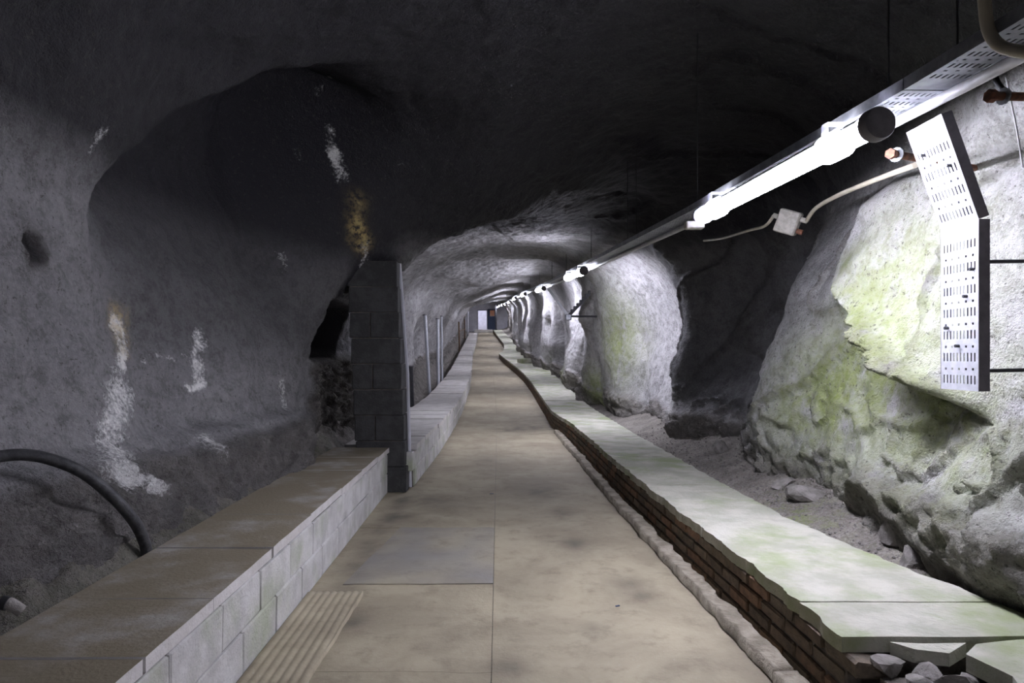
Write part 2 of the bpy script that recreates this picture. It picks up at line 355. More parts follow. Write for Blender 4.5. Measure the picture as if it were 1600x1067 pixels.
# ------------------------------------------------------------------ the rock shell: sections (x, z) across the tunnel
SEC = {
 -7: [(-2.3,-.4),(-2.4,1),(-2.5,2.2),(-1.9,3.2),(0,3.8),(1.8,3.5),(2.5,2.6),(2.5,1.2),(2.4,-.4)],
 1.5: [(-1.9,-.4),(-1.95,.5),(-2.15,.9),(-2.35,1.4),(-2.45,2.2),(-2.25,3.0),(-1.4,3.7),(0,3.95),(1.2,3.7),(2.1,3.25),(2.5,2.6),(2.45,1.8),(2.3,1.1),(2.16,.6),(2.14,.4),(2.3,-.4)],
 3.0: [(-1.9,-.4),(-1.92,.45),(-2.1,.8),(-2.3,1.4),(-2.38,2.2),(-2.2,3.0),(-1.4,3.7),(0,3.95),(1.2,3.7),(2.1,3.25),(2.5,2.6),(2.49,1.8),(2.38,1.1),(2.25,.65),(2.22,.4),(2.4,-.4)],
 4.2: [(-1.85,-.4),(-1.86,.45),(-2.0,.8),(-2.2,1.4),(-2.3,2.2),(-2.1,3.0),(-1.35,3.7),(0,3.95),(1.2,3.75),(2.2,3.35),(2.68,2.7),(2.58,2.0),(2.5,1.3),(2.44,.7),(2.44,.4),(2.6,-.4)],
 5.2: [(-1.8,-.4),(-1.8,.5),(-1.95,.9),(-2.12,1.5),(-2.2,2.3),(-2.0,3.0),(-1.2,3.7),(0,3.85),(1.3,3.75),(2.4,3.5),(2.95,2.9),(2.78,2.0),(2.6,1.3),(2.46,.75),(2.5,.4),(2.7,-.4)],
 6.2: [(-1.75,-.4),(-1.76,.5),(-1.85,.9),(-1.95,1.5),(-2.0,2.3),(-1.9,3.1),(-1.1,3.6),(0,3.6),(1.4,3.7),(2.6,3.5),(3.1,2.8),(2.62,1.9),(2.35,1.25),(2.2,.85),(2.35,.45),(2.7,-.4)],
 6.8: [(-1.8,-.4),(-1.85,.6),(-1.85,1.1),(-1.82,1.5),(-1.6,2.1),(-1.25,2.6),(-.6,3.0),(0.1,3.2),(1.2,3.55),(2.6,3.5),(3.3,2.9),(3.0,1.9),(2.75,1.3),(2.6,.85),(2.5,.4),(2.7,-.4)],
 7.4: [(-2.2,-.4),(-2.1,.6),(-2.05,1.2),(-1.95,1.7),(-1.6,2.1),(-1.06,2.30),(-.5,2.56),(.05,2.82),(.8,3.2),(1.7,3.5),(2.7,3.4),(3.25,2.7),(3.3,1.9),(3.15,1.3),(2.9,.7),(2.8,-.4)],
 8.4: [(-1.78,-.4),(-1.78,.6),(-1.8,1.2),(-1.82,1.7),(-1.7,2.1),(-1.4,2.5),(-.9,2.95),(-.2,3.2),(.6,3.15),(1.5,3.3),(2.3,3.15),(2.8,2.6),(2.95,1.9),(2.9,1.2),(2.75,.6),(2.8,-.4)],  # left side: rib added behind the pillar to block lamp light from the gap
 8.95:[(-1.85,-.4),(-1.85,.8),(-1.9,1.5),(-1.85,2.1),(-1.5,2.7),(-1,3.15),(-.1,3.25),(.6,3.2),(1.4,3.2),(1.95,2.95),(2.25,2.4),(2.3,1.8),(2.2,1.2),(2.32,.6),(2.6,-.4)],
 9.7: [(-2.6,-.4),(-2.7,1.2),(-2.5,2.2),(-1.8,2.9),(-.8,3.25),(.3,3.3),(1.3,3.2),(2.0,3.0),(2.5,2.5),(2.75,1.9),(2.7,1.2),(2.55,.6),(2.7,-.4)],
 10.7:[(-2.6,-.4),(-2.7,1.2),(-2.5,2.2),(-1.8,2.9),(-.8,3.25),(.3,3.3),(1.3,3.2),(2.1,3.0),(2.55,2.5),(2.8,1.9),(2.75,1.2),(2.6,.6),(2.7,-.4)],
 11.7:[(-2.6,-.4),(-2.7,1.2),(-2.5,2.2),(-1.8,2.9),(-.8,3.25),(.4,3.4),(1.3,3.2),(1.9,2.95),(2.4,2.5),(2.65,1.9),(2.62,1.2),(2.5,.6),(2.7,-.4)],
 14.0:[(-2.6,-.4),(-2.7,1.2),(-2.5,2.2),(-1.7,3.0),(-.6,3.45),(.5,3.5),(1.4,3.3),(1.95,2.8),(2.2,2.2),(2.2,1.4),(2.3,.6),(2.6,-.4)],
 17.0:[(-2.9,-.4),(-2.9,1.2),(-2.8,2.2),(-2,3.2),(-.6,3.65),(.6,3.75),(1.5,3.6),(2.2,3.0),(2.5,2.2),(2.4,1.2),(2.3,-.4)],
 19.8:[(-2.7,-.4),(-2.6,1.2),(-2.45,1.85),(-1.95,2.6),(-1.3,3.02),(-.1,3.22),(1.0,3.5),(1.7,3.45),(2.1,2.9),(2.2,2.0),(2.15,1.0),(2.3,-.4)],
 22.0:[(-3.0,-.4),(-3.1,1.1),(-2.9,2),(-2.1,3.1),(-.8,3.6),(.5,3.75),(1.5,3.7),(2.2,3.0),(2.6,2.0),(2.6,1),(2.5,-.4)],
 27.0:[(-3.0,-.4),(-2.9,1),(-2.6,2),(-1.9,2.9),(-.8,3.4),(.5,3.75),(1.4,3.7),(2.0,3.0),(2.2,2.0),(2.2,1),(2.4,-.4)],
 33.0:[(-2.7,-.4),(-2.5,1.2),(-2.2,2.2),(-1.5,2.95),(-.4,3.35),(.6,3.75),(1.4,3.7),(1.9,2.9),(2.0,2),(2,1),(2.2,-.4)],
 40.0:[(-2.8,-.4),(-2.7,1.2),(-2.4,2.2),(-1.6,3.2),(-.4,3.5),(.6,3.75),(1.6,3.7),(2.2,2.9),(2.4,2),(2.3,1),(2.4,-.4)],
 50.0:[(-2.6,-.4),(-2.5,1.2),(-2.2,2.2),(-1.5,3.0),(-.4,3.3),(.6,3.5),(1.7,3.5),(2.3,2.8),(2.5,2),(2.5,1),(2.5,-.4)],
 62.0:[(-2.4,-.4),(-2.3,1.2),(-2.0,2.2),(-1.3,2.9),(-.4,3.1),(.6,3.3),(1.7,3.4),(2.4,2.8),(2.8,2),(2.8,1),(2.6,-.4)],
 80.0:[(-2.4,-.4),(-2.3,1.2),(-2.0,2.2),(-1.3,2.9),(-.4,3.1),(.6,3.3),(1.7,3.4),(2.4,2.8),(2.8,2),(2.8,1),(2.6,-.4)],
}
ZC = 1.45
def build_shell():
    nphi = 460
    phi = np.radians(np.linspace(-140, 140, nphi))
    st = sorted(SEC); R = []
    for y in st:
        p = smooth_path([(a, 0, b) for a, b in SEC[y]], 14)
        x = np.array([v[0] for v in p]); z = np.array([v[2] for v in p]) - ZC
        a = np.arctan2(x, z); r = np.hypot(x, z); o = np.argsort(a)
        R.append(np.interp(phi, a[o], r[o]))
    R = np.array(R)
    yf = np.arange(-7, 80.01, .06); Rf = np.stack([np.interp(yf, st, R[:, j]) for j in range(nphi)], 1)
    k = np.exp(-(np.arange(-9, 10) * .06 / .2) ** 2); k /= k.sum()
    Rf = np.apply_along_axis(lambda c: np.convolve(np.pad(c, 9, mode='edge'), k, mode='valid'), 0, Rf)
    ys = list(np.arange(-6.5, 1.5, .12)); y = 1.5
    while y < 73.2: ys.append(y); y += .024 if y < 9 else .024 * (y / 9) ** 1.15
    ys = np.array(ys)
    r = np.stack([np.interp(ys, yf, Rf[:, j]) for j in range(nphi)], 1)
    Y = np.repeat(ys[:, None], nphi, 1); PH = np.repeat(phi[None], len(ys), 0)
    X = r * np.sin(PH); Z = r * np.cos(PH) + ZC                 # relative to the path
    left = S((-X - .8) / .6); right = S((X - .9) / .6)
    dr = np.zeros_like(r)
    # --- large undulation
    dr += .16 * fbm(X * .6, Y * .55, Z * .6, 3) + .05 * fbm(X * 2.1, Y * 1.7, Z * 1.6 + 4, 3)
    # --- left: hollow behind a rounded edge
    yed = 3.75 + .5 * np.log1p(np.exp((Z - 2.35) / .22)) * .44
    nm = left * S((Y - yed) / .5) * S((6.7 - Y) / .5) * S((Z - 1.7) / 1.0) * S((3.9 - Z) / .5)
    dr += .42 * nm
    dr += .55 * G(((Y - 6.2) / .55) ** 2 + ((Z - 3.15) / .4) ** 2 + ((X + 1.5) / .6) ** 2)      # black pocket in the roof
    # --- left: gap beside the pillar, bare rock below
    gap = left * S((Y - 6.75) / .12) * S((8.05 - Y) / .2) * S((2.0 - Z) / .2)
    dr += .5 * gap * S((Z - 1.3) / .15)
    dr += left * .17 * G((((Y - 3.46) / .065) ** 2 + ((Z - 1.94 - .3 * (Y - 3.46)) / .085) ** 2) ** 2)                    # small broken hole
    # --- left: foot of the wall swells out
    dr -= left * .16 * S((.95 - Z) / .12) * S((Z - .1) / .3) * S((6.6 - Y) / .6) * S((Y - 1) / 1) * (.6 + 1.2 * fbm(Y * .9, Z, 3.3, 2))
    # --- right: boulder with a crevice under it
    cy = np.interp(Z, [.95, 1.15, 1.27, 1.63, 2.0, 2.3, 2.6], [3.0, 3.6, 3.93, 4.53, 5.05, 5.15, 4.9])
    wob = .05 * fbm(Y * 5, Z * 5, 1.7, 3)
    d = cy - Y + wob
    zcap = S((2.72 - Z) / .2) * S((Z - .95) / .35) * S((Y - 3.1) / .7)
    dr -= right * .38 * S(d / .10) * np.exp(-np.maximum(0, d) / 1.1) * zcap
    crev = right * G((d / .07) ** 2) * zcap * S((Y - 2.9) / .4)
    dr += .2 * crev
    lump = perlin(Y * 1.15 + 3.1, Z * 1.3 + .4 * Y, X * .6)
    dr -= right * S((10 - Y) / 1.5) * (.17 * np.abs(lump) - .05) + .10 * left * S((7 - Y) / 1) * (np.abs(lump) - .15)
    lump2 = perlin(Y * 3.1, Z * 3.3, X * 1.5 + 7); dr -= right * S((12 - Y) / 2) * .08 * (np.abs(lump2) - .15) * S((1.3 - Z) / .8 + .15)
    creas = right * S((10 - Y) / 1.5) * np.maximum(G((lump / .03) ** 2) * .5, G((lump2 / .05) ** 2) * S((1.3 - Z) / .5) * .6)
    # right: foot of the rock undercut
    ua = .50 + .05 * fbm(Y * 2.1, 0 * Y, 2.2, 2)
    under = right * S((ua - Z) / .05) * S((8.5 - Y) / .5) * S((Y - 1) / .5)
    dr += .07 * under * S((Y - 5) / .6) * (.6 + .9 * fbm(Y * 1.5, Z, 8.8, 2))
    # --- right: rounded hanging folds further in
    zz = np.clip(Z / 3.0, 0, 1.2)
    for (yc, hw, am, tl) in ((13.0, 1.35, .30, .2), (14.9, .75, .42, -.5), (16.6, .7, .34, .4), (18.6, .8, .45, -.3), (20.6, .7, .40, .4), (24.6, .9, .55, .3), (26.6, .8, .42, -.3), (29.5, 1.1, .55, .5), (33, 1.2, .5, -.4), (36.5, 1.2, .55, .4), (40, 1.4, .5, 0), (44.5, 1.6, .6, .3), (50, 2, .6, 0), (56, 2, .5, 0)):
        u = (Y - yc - tl * (Z - 1.3) - .35 * perlin(Z * 1.3, Y * 0 + yc, Y * .2)) / (hw * (.8 + .5 * perlin(Z * .9 + 3, Y * 0 + yc * 1.7, Y * 0)))
        dr -= right * am * np.sqrt(np.clip(1 - u * u, 0, 1)) * S((3.4 - Z) / 1.2) * (.75 + .6 * perlin(Y * .8, Z * .8, yc))
    foldl = left * S((Y - 12) / 1.5)
    w2 = Y * .8 + .5 * Z + .6 * perlin(Y * .6, Z * .8, 1.4)
    dr -= foldl * .30 * np.abs(np.sin(w2 * 1.3)) * S((3.2 - Z) / .8)
    # --- bare rock roughness
    rough = np.zeros_like(r)
    rough = np.maximum(rough, left * S((Y - 6.7) / .15) * S((13 - Y) / 1) * S((1.45 - Z) / .15)); rough = np.maximum(rough, left * S((Y - 13) / 1) * .8 * S((1.0 + .3 * perlin(Y, Z, 5) - Z) / .2))
    rough = np.maximum(rough, left * .75 * S((.85 + .1 * perlin(Y * 1.2, Z, 2) - Z) / .12) * S((6.7 - Y) / .5))
    rough = np.maximum(rough, right * .85 * S((.72 + .35 * perlin(Y * 1.1, Z * .8, 7.7) - Z) / .2))
    rough = np.maximum(rough, S((Y - 60) / 4) * .9)
    rough = np.maximum(rough, left * G((((Y - 3.46) / .075) ** 2 + ((Z - 1.94 - .3 * (Y - 3.46)) / .095) ** 2) ** 2))
    rough = np.maximum(rough, np.maximum(crev, creas)); rough = np.maximum(rough, right * zcap * .8 * S(d / .05) * S((.35 - d) / .1) * S((1.75 - Z) / .2) * S((Y - 3.3) / .3))
    dr -= rough * (.10 * fbm(X * 3.1, Y * 3.1 + .5 * Z, Z * 4.5, 5, .6, True) - .05)
    # --- sprayed concrete lumps
    dr += .030 * fbm(X * 6, Y * 6, Z * 6, 3) + .012 * fbm(X * 13, Y * 13, Z * 13, 2) * S((14 - Y) / 4) + .007 * fbm(X * 22, Y * 22, Z * 22, 2) * S((12 - Y) / 4)
    r = r + dr
    X2 = r * np.sin(PH); Z2 = r * np.cos(PH) + ZC
    Vx = np.stack([X2 + cx(Y), Y, Z2 + zf(Y)], -1)
    # --- marks with a place of their own, and shade put into the colour
    shade_tone = np.clip(S((Z - 2.2) / .9) * S((11 - Y) / 2.5) * 1.0 + .46 * S((.6 - X) / .8) * S((13 - Y) / 4) + .3 * left * S((Y - 3.7) / .9) * S((Z - 1.1) / .6) * S((7.5 - Y) / .5) + .35 * S((Z - 2.6) / .8), 0, 1)  # roof and left wall darkened in the colour, as shade
    shade_tone *= 1 - S((X - 1.7) / .5) * S((2.9 - Z) / .3)
    moss = np.zeros_like(r); cal = np.zeros_like(r); shade_and_spots = np.zeros_like(r); rust = np.zeros_like(r)
    n = .12 * fbm(X * 2.3, Y * 2.3, Z * 2.3, 3)
    moss += right * .75 * G(((Y - 4.5) / 1.0) ** 2 + ((Z - 1.75 + .25 * (Y - 4)) / .75) ** 2)
    moss += right * .55 * G(((Y - 3.6) / .7) ** 2 + ((Z - .95) / .5) ** 2)
    moss += right * .55 * G(((Y - 5.3) / .8) ** 2 + ((Z - 1.0) / .5) ** 2)
    moss += right * .8 * G(((Y - 12.6) / .7) ** 2 + ((Z - 1.7) / .9) ** 2) + right * .8 * G(((Y - 14.6) / .5) ** 2 + ((Z - .6) / .5) ** 2)
    moss += right * .5 * G(((Y - 20) / 1) ** 2 + ((Z - .8) / .6) ** 2)
    shade_and_spots += right * S((Y - 6.6) / .5) * S((9.2 - Y) / .2) * .74 * S((Z - .5) / .4)  # right recess darkened in the colour
    shade_and_spots += right * .95 * G(((Y - 4.75) / .13) ** 2 + ((Z - 2.12) / .10) ** 2) * S((n + .08) / .1) + right * .9 * G(((Y - 4.95) / .12) ** 2 + ((Z - 1.86) / .12) ** 2) + right * .85 * crev  # dark spots on the boulder edge; crevice shade painted in
    shade_and_spots += .97 * S((-X - .9) / .3) * S((Y - 6.75) / .15) * S((15 - Y) / 1.5) * S((Z - 1.35) / .15) * S((2.7 - Z) / .3)  # shade in the gap beside the pillar put into the colour
    shade_and_spots += left * nm * .6 + .9 * G(((Y - 6.3) / .7) ** 2 + ((Z - 3.05) / .55) ** 2 + ((X + 1.5) / .7) ** 2)  # shade of the left hollow and roof pocket painted dark
    shade_and_spots += S((Z - 2.9) / .5) * S((10 - Y) / 2) * .35
    def hit(px, py):            # the point of the rock seen at a place in the photograph
        for yy in np.arange(1.6, 14, .03):
            x = (px - VX) * yy / F; z = EYE - (py - HY) * yy / F - ZC
            if math.hypot(x, z) >= np.interp(math.atan2(x, z), phi, r[int(np.argmin(np.abs(ys - yy)))]): break
        return np.array([x, yy, z + ZC])
    QX = X2 + .09 * fbm(Y * 5, Z2 * 5, X * 5 + 2, 3); QY = Y + .10 * fbm(Y * 5 + 9, Z2 * 5, X * 5 + 6, 3); QZ = Z2 + .10 * fbm(Y * 5 + 4, Z2 * 5, X * 5 + 11, 3)
    for (pa_, pb_, w, arr, k) in (
        ((182, 505), (190, 565), .05, cal, .9), ((187, 612), (180, 740), .12, cal, .72), ((205, 755), (238, 760), .06, cal, .85),
        ((308, 520), (310, 580), .06, cal, .72), ((298, 603), (320, 606), .04, cal, .85), ((322, 685), (338, 697), .09, cal, .7),
        ((215, 562), (285, 555), .022, cal, .7), ((437, 600), (446, 640), .07, cal, .6), ((160, 195), (118, 255), .03, cal, .6),
        ((515, 120), (498, 142), .035, cal, .7), ((455, 195), (468, 250), .035, cal, .55), ((508, 190), (524, 245), .04, cal, .6), ((524, 245), (538, 278), .065, cal, .7),
        ((436, 395), (447, 428), .04, cal, .5), ((566, 385), (564, 412), .045, cal, .7), ((555, 312), (565, 385), .055, rust, .9), ((182, 490), (186, 540), .05, rust, .5),
        ((300, 165), (312, 185), .03, cal, .4), ((590, 275), (640, 255), .015, cal, .45)):
        A_, B_ = hit(*pa_), hit(*pb_); D_ = B_ - A_
        t = np.clip(((QX - A_[0]) * D_[0] + (QY - A_[1]) * D_[1] + (QZ - A_[2]) * D_[2]) / (D_ @ D_), 0, 1)
        arr += k * G(((QX - A_[0] - t * D_[0]) ** 2 + (QY - A_[1] - t * D_[1]) ** 2 + (QZ - A_[2] - t * D_[2]) ** 2) / (w * 1.35) ** 2)
    shade_and_spots += left * .8 * G((((Y - 3.46) / .07) ** 2 + ((Z - 1.94 - .3 * (Y - 3.46)) / .09) ** 2) ** 2)  # darkness inside the small hole put into the colour
    clip = lambda a: np.clip(a, 0, 1)
    du = np.gradient(Vx, axis=0); dv = np.gradient(Vx, axis=1); N = np.cross(du, dv); N /= np.linalg.norm(N, axis=-1, keepdims=True) + 1e-9
    flip = True
    if N[20, nphi // 2, 2] > 0: N = -N; flip = False
    a = int(np.searchsorted(phi, math.radians(-58))); b = int(np.searchsorted(phi, math.radians(58)))
    for name, i0, i1, lab in (('wall_left', 0, a, 'grey sprayed rock wall with white mineral streaks left of the path'),
                              ('ceiling', a, b, 'dark vaulted rock roof over the tunnel path'),
                              ('wall_right', b, nphi - 1, 'bulging sprayed rock wall with green moss right of the path')):
        sl = (slice(None), slice(i0, i1 + 1)); V = Vx[sl]
        fc = grid_faces(V.shape[0], V.shape[1])
        if flip: fc = fc[:, ::-1]
        me = mesh_np(name, V, fc, M['rock'], True, dict(moss=clip(moss[sl]), calcite=clip(cal[sl]), shade_and_spots=clip(shade_and_spots[sl]), rust=clip(rust[sl]), rough=clip(rough[sl]), shade_tone=clip(shade_tone[sl])), N[sl])
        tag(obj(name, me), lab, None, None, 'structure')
    return ys, phi, r
SH_Y, SH_PHI, SH_R = build_shell()
def shell_x(side, Y, zrel):
    """x of the rock at a depth and a height over the path, on one side"""
    row = SH_R[int(np.argmin(np.abs(SH_Y - Y)))]
    x = row * np.sin(SH_PHI); z = row * np.cos(SH_PHI) + ZC
    m = (x * side > 0) & (np.abs(SH_PHI) > .6)
    return float(x[m][np.argmin(np.abs(z[m] - zrel))] + cx(Y))
def roof_z(X, Y):
    row = SH_R[int(np.argmin(np.abs(SH_Y - Y)))]
    x = row * np.sin(SH_PHI) + cx(Y); z = row * np.cos(SH_PHI) + ZC; m = np.abs(SH_PHI) < 1.2
    return float(z[m][np.argmin(np.abs(x[m] - X))] + zf(Y))

# ------------------------------------------------------------------ strips that follow the tunnel
def strip_mesh(name, mat, ya, yb, xa, xb_, zt, zb, step=.25, jag=(0, 0), seed=0., wob=0., nx=1, smooth=False, attrs=None, zoff=None):
    """solid between two edge lines from ya to yb; jag = raggedness of the two edges"""
    n = max(2, int(math.ceil((yb - ya) / step)) + 1); Y = np.linspace(ya, yb, n)
    A = np.asarray(xa(Y), float) + jag[0] * fbm(Y * 7 + seed, Y * 0 + 1.3, Y * 0, 3)
    B = np.asarray(xb_(Y), float) + jag[1] * fbm(Y * 7 + seed, Y * 0 + 7.3, Y * 0, 3)
    if jag[0] > .02: A = A + .5 * jag[0] * np.maximum(0, fbm(Y * 24 + seed, Y * 0, Y * 0 + 3, 2))
    T = np.linspace(0, 1, nx + 1)[None]; X = A[:, None] * (1 - T) + B[:, None] * T; YY = np.repeat(Y[:, None], nx + 1, 1)
    base = zf(YY)
    Zt = base + zt + wob * fbm(X * 2.5, YY * 2.5, X * 0 + seed, 3)
    if zoff is not None: Zt = Zt + zoff(X, YY)
    top = np.stack([X, YY, Zt], -1)
    bot = np.stack([X[:, [0, -1]], YY[:, [0, -1]], base[:, [0, -1]] + zb], -1)
    m = nx + 1; V = np.concatenate([top.reshape(-1, 3), bot.reshape(-1, 3)]); o = n * m
    fc = [tuple(q) for q in grid_faces(n, m)]
    for i in range(n - 1):
        fc.append((i * m, (i + 1) * m, o + (i + 1) * 2, o + i * 2))
        fc.append(((i + 1) * m + nx, i * m + nx, o + i * 2 + 1, o + (i + 1) * 2 + 1))
    fc.append(tuple([o] + [o + 1] + list(range(nx, -1, -1)))); e = (n - 1) * m
    fc.append(tuple(list(range(e, e + nx + 1)) + [o + (n - 1) * 2 + 1, o + (n - 1) * 2]))
    me = mesh_pd(name, V, fc, mat, smooth)
    if attrs:
        for k, f in attrs.items():
            at = me.attributes.new(k, 'FLOAT', 'POINT'); at.data.foreach_set('value', np.asarray(f(V[:, 0], V[:, 1]), np.float32))
    return me

# ---- the path: cast slabs on a bed, a seam down the middle
bed = obj('floor', strip_mesh('floor', M['ground'], -6.5, 79, lambda Y: xl_far(Y) - .5, lambda Y: xr(Y) + .35, -.03, -.25, .5))
tag(bed, 'brown concrete footpath with a centre seam and dark stains', None, None, 'structure')
STN = [(.57, 5.07, .16), (.60, 6.1, .13), (.83, 4.2, .11), (.86, 3.98, .07), (.05, 3.05, .10), (-.62, 6.6, .22), (.5, 6.9, .25), (-.15, 9.0, .2), (.5, 3.5, .06), (-.8, 5.9, .12), (-.75, 3.6, .1), (.7, 13.2, .45), (.2, 12.8, .3)]
def stain(X, Y):
    s = np.zeros_like(X)
    for (a, b, r) in STN: s = s + .8 * G(((X - a) ** 2 + ((Y - b) / 1.2) ** 2) / r ** 2)
    s = s + .7 * G(((X - xl_far(Y) + .05) / .12) ** 2) + .5 * G(((X - xr(Y)) / .07) ** 2)
    return np.clip(s * (.75 + .8 * fbm(X * 6, Y * 5, X * 0, 3)), 0, 1)
seam = lambda Y: -.03 + np.interp(Y, [0, 15, 30, 45, 80], [0, .05, -.1, -.65, -1.2]) + 0 * np.asarray(Y, float)
gz = lambda Y: np.zeros_like(Y)
def slab(name, ya, yb, fa, fb, zt=0., grey=0., wob=.012, step=None, nx=None):
    near = ya < 13
    o = obj(name, strip_mesh(name, M['floor'], ya, yb, fa, fb, zt, -.06, step or (.05 if near else .3), (0, 0), 1.0, wob, nx or (26 if near else 8), True,
            dict(stain=stain, grey=lambda X, Y: grey * np.clip(.7 + .9 * fbm(X * 2, Y * 2, X * 0, 3), 0, 1))), bed)
    o.data.set_sharp_from_angle(angle=math.radians(50))
    return o
left_edge = lambda Y: np.where(Y < 7.0, -1.12, xl_far(Y) - .05)
right_edge = lambda Y: xr(Y) + .14
cuts = [-6.5, 0, 3.02, 4.17, 5.53, 12.5, 21, 30, 42, 55, 79]
for i in range(len(cuts) - 1):
    a, b = cuts[i] + .0012, cuts[i + 1] - .0012
    patch = abs(cuts[i] - 4.17) < .01
    fa = (lambda Y: left_edge(Y) + .0) if not patch else (lambda Y: np.full_like(Y, -.93) + .12 * (Y - 4.2))
    slab('floor_slab' if not patch else 'patch_slab', a, b, fa, lambda Y: seam(Y) - .0015, .006 if patch else 0., .95 if patch else 0.)
    if patch: slab('floor_slab', a, b, left_edge, lambda Y: np.full_like(Y, -.94) + .12 * (Y - 4.2), -.004, nx=6)
for a, b in ((-6.5, 2.2), (2.2, 15), (15, 27), (27, 42), (42, 58), (58, 79)):
    slab('floor_slab', a + .001, b - .001, lambda Y: seam(Y) + .0015, right_edge)
# ribbed slab at the foot of the left wall
def ribs(X, Y): return .007 * np.abs(np.sin(X * math.pi / .042))
rb = obj('ribbed_slab', strip_mesh('ribbed_slab', M['floor'], 1.2, 3.98, lambda Y: np.full_like(Y, -1.095), lambda Y: -.80 + .03 * (Y - 3), .02, -.05, .06, (0, .008), 4., .004, 60, True,
         dict(stain=lambda X, Y: X * 0, grey=lambda X, Y: X * 0), ribs), bed)

# ---- ground beyond the low walls
def ground(name, side, lab):
    ys = np.concatenate([np.arange(-6, 1.5, .15), np.arange(1.5, 10, .035), np.arange(10, 25, .1), np.arange(25, 73.2, .4)]); nx = 60
    Y = np.repeat(ys[:, None], nx, 1); T = np.repeat(np.linspace(0, 1, nx)[None], len(ys), 0)
    if side > 0:
        A = xb(Y) - .12; B = cx(Y) + 4.4
        X = A + (B - A) * T
        h = .24 + .28 * S((X - xb(Y)) / 1.0) + .03 * np.sin(Y * 1.3)
    else:
        A = np.where(Y < 6.9, -1.62, xl_far(Y) - .56); B = cx(Y) - 3.6
        X = A + (B - A) * T; far = S((Y - 8) / 3)
        dd = A - X
        dn = np.where(Y < 6.9, dd, dd - .18); df = dd - .39
        h = (1 - far) * (.36 + .34 * S(dn / .7)) + far * (-.05 + .65 * S((df - .35) / .5) + .35 * S((df - .8) / 1.2))
    amp = .05 if side > 0 else .08
    h = h + amp * fbm(X * 2.2, Y * 2.2, X * 0 + side, 4) + .02 * fbm(X * 11, Y * 11, X * 0, 3)
    if side < 0: h = h + .10 * (fbm(X * 2.6, Y * 2.6, X * 0 + 4, 4, .55, True) - .6) * S((-X - 1.64) / .12)
    V = np.stack([X, Y, h + zf(Y)], -1)
    moss = np.clip(.9 * G(((Y - 4.9) / .5) ** 2 + ((X - 2.1) / .25) ** 2) + .6 * G(((Y - 3.2) / .6) ** 2 + ((X - 2.35) / .2) ** 2), 0, 1) * (side > 0)
    fc = grid_faces(*Y.shape)
    if side < 0: fc = fc[:, ::-1]
    o = obj(name, mesh_np(name, V, fc, M['ground' if side > 0 else 'rock'], True, dict(moss=moss if side > 0 else .10 * S((8 - Y) / 1), rough=.95 + 0 * Y, shade_tone=.25 * S((9 - Y) / 2)))); tag(o, lab, None, None, 'structure')  # near part of the left bank toned darker
    return ys, X, V[..., 2]
GR = ground('ground_right', 1, 'brown gravelly ground between the brick kerb and the right rock')
GL = ground('ground_left', -1, 'dark earth bank behind the left block wall')
def ground_z(g, X, Y):
    i = int(np.argmin(np.abs(g[0] - Y))); row = g[1][i]
    return float(g[2][i][np.argmin(np.abs(row - X))])

# ------------------------------------------------------------------ low walls
def block_meshes(dims, mat, bev, jit, k):
    return [MB().box((0, 0, 0), dims, None, bev, jit).mesh('block', mat) for _ in range(k)]
def place_row(name, root, variants, ya, yb, L, face, depth, z, start=0., limit_y=999, rev=1):
    """pieces of length L set along a face line, each following its direction; beyond limit_y they join one part"""
    far = MB(); y = ya + start; k = 0
    while y < yb - .02:
        l = min(L, yb - y); ym = y + l / 2; f = lambda t: float(face(np.array([t]))[0])
        dx = (f(ym + .1) - f(ym - .1)) / .2; dz = float(zf(ym + .1) - zf(ym - .1)) / .2
        ang = -math.atan(dx); sl = math.atan(dz)
        R = Euler((sl, 0, ang + random.uniform(-.004, .004)), 'XYZ').to_matrix()
        c = Vector((f(ym), ym, float(zf(ym)) + z)) + R @ Vector((-rev * depth / 2 + random.uniform(-.003, .003), 0, 0))
        if ym < limit_y:
            o = obj(name, random.choice(variants), root, c, R.to_euler()); o.scale = (1, (l - .008) / (L - .008), 1)
        else:
            far.box(c, (depth, l - .012, LH * .4 if rev > 0 else .065), R)
        y += l; k += 1
    return far
def rest(far, name, root, mat):
    if far.v: tag(far.build(name, mat, root), kind='stuff')

# left wall, near: from before the camera to the pillar
BL, BH, BD = .45, .197, .18
bvar = [MB().box((0, 0, 0), (BD, BL - .008, BH - .007), None, .006, .003).mesh('block', M['block']) for _ in range(6)]
wn = empty('block_wall', (-1.3, 4.5, 0), 'low pale concrete block wall with brown coping, foreground left before the pillar', 'low wall')
wn.location = (0, 0, 0)
obj('wall_core', strip_mesh('wall_core', M['mortar'], 1.0, 6.9, lambda Y: np.full_like(Y, -1.60), lambda Y: np.full_like(Y, -1.112), LH - .062, -.1, .5), wn)
for c in range(2):
    place_row('block', wn, bvar, .95 if c else .72, 6.93, BL, xl_near, BD, BH * (c + .5) + .002)
yy = 2.63 - .7 * 1 - .02
slabs = [(1.2, 2.12), (2.12, 2.64), (2.64, 3.33), (3.33, 4.02), (4.02, 4.84), (4.84, 5.6), (5.6, 6.3), (6.3, 6.97)]
for i, (a, b) in enumerate(slabs):
    dz = random.uniform(-.004, .006); dx = random.uniform(-.006, .006)
    obj('coping_slab', strip_mesh('coping_slab', M['coping'], a + .004, b - .004, lambda Y: np.full_like(Y, -1.66 + dx), lambda Y: np.full_like(Y, -1.092 + dx), LH + dz, LH - .048 + dz, .1, (.004, .004), i * 3.1, .004, 4), wn)

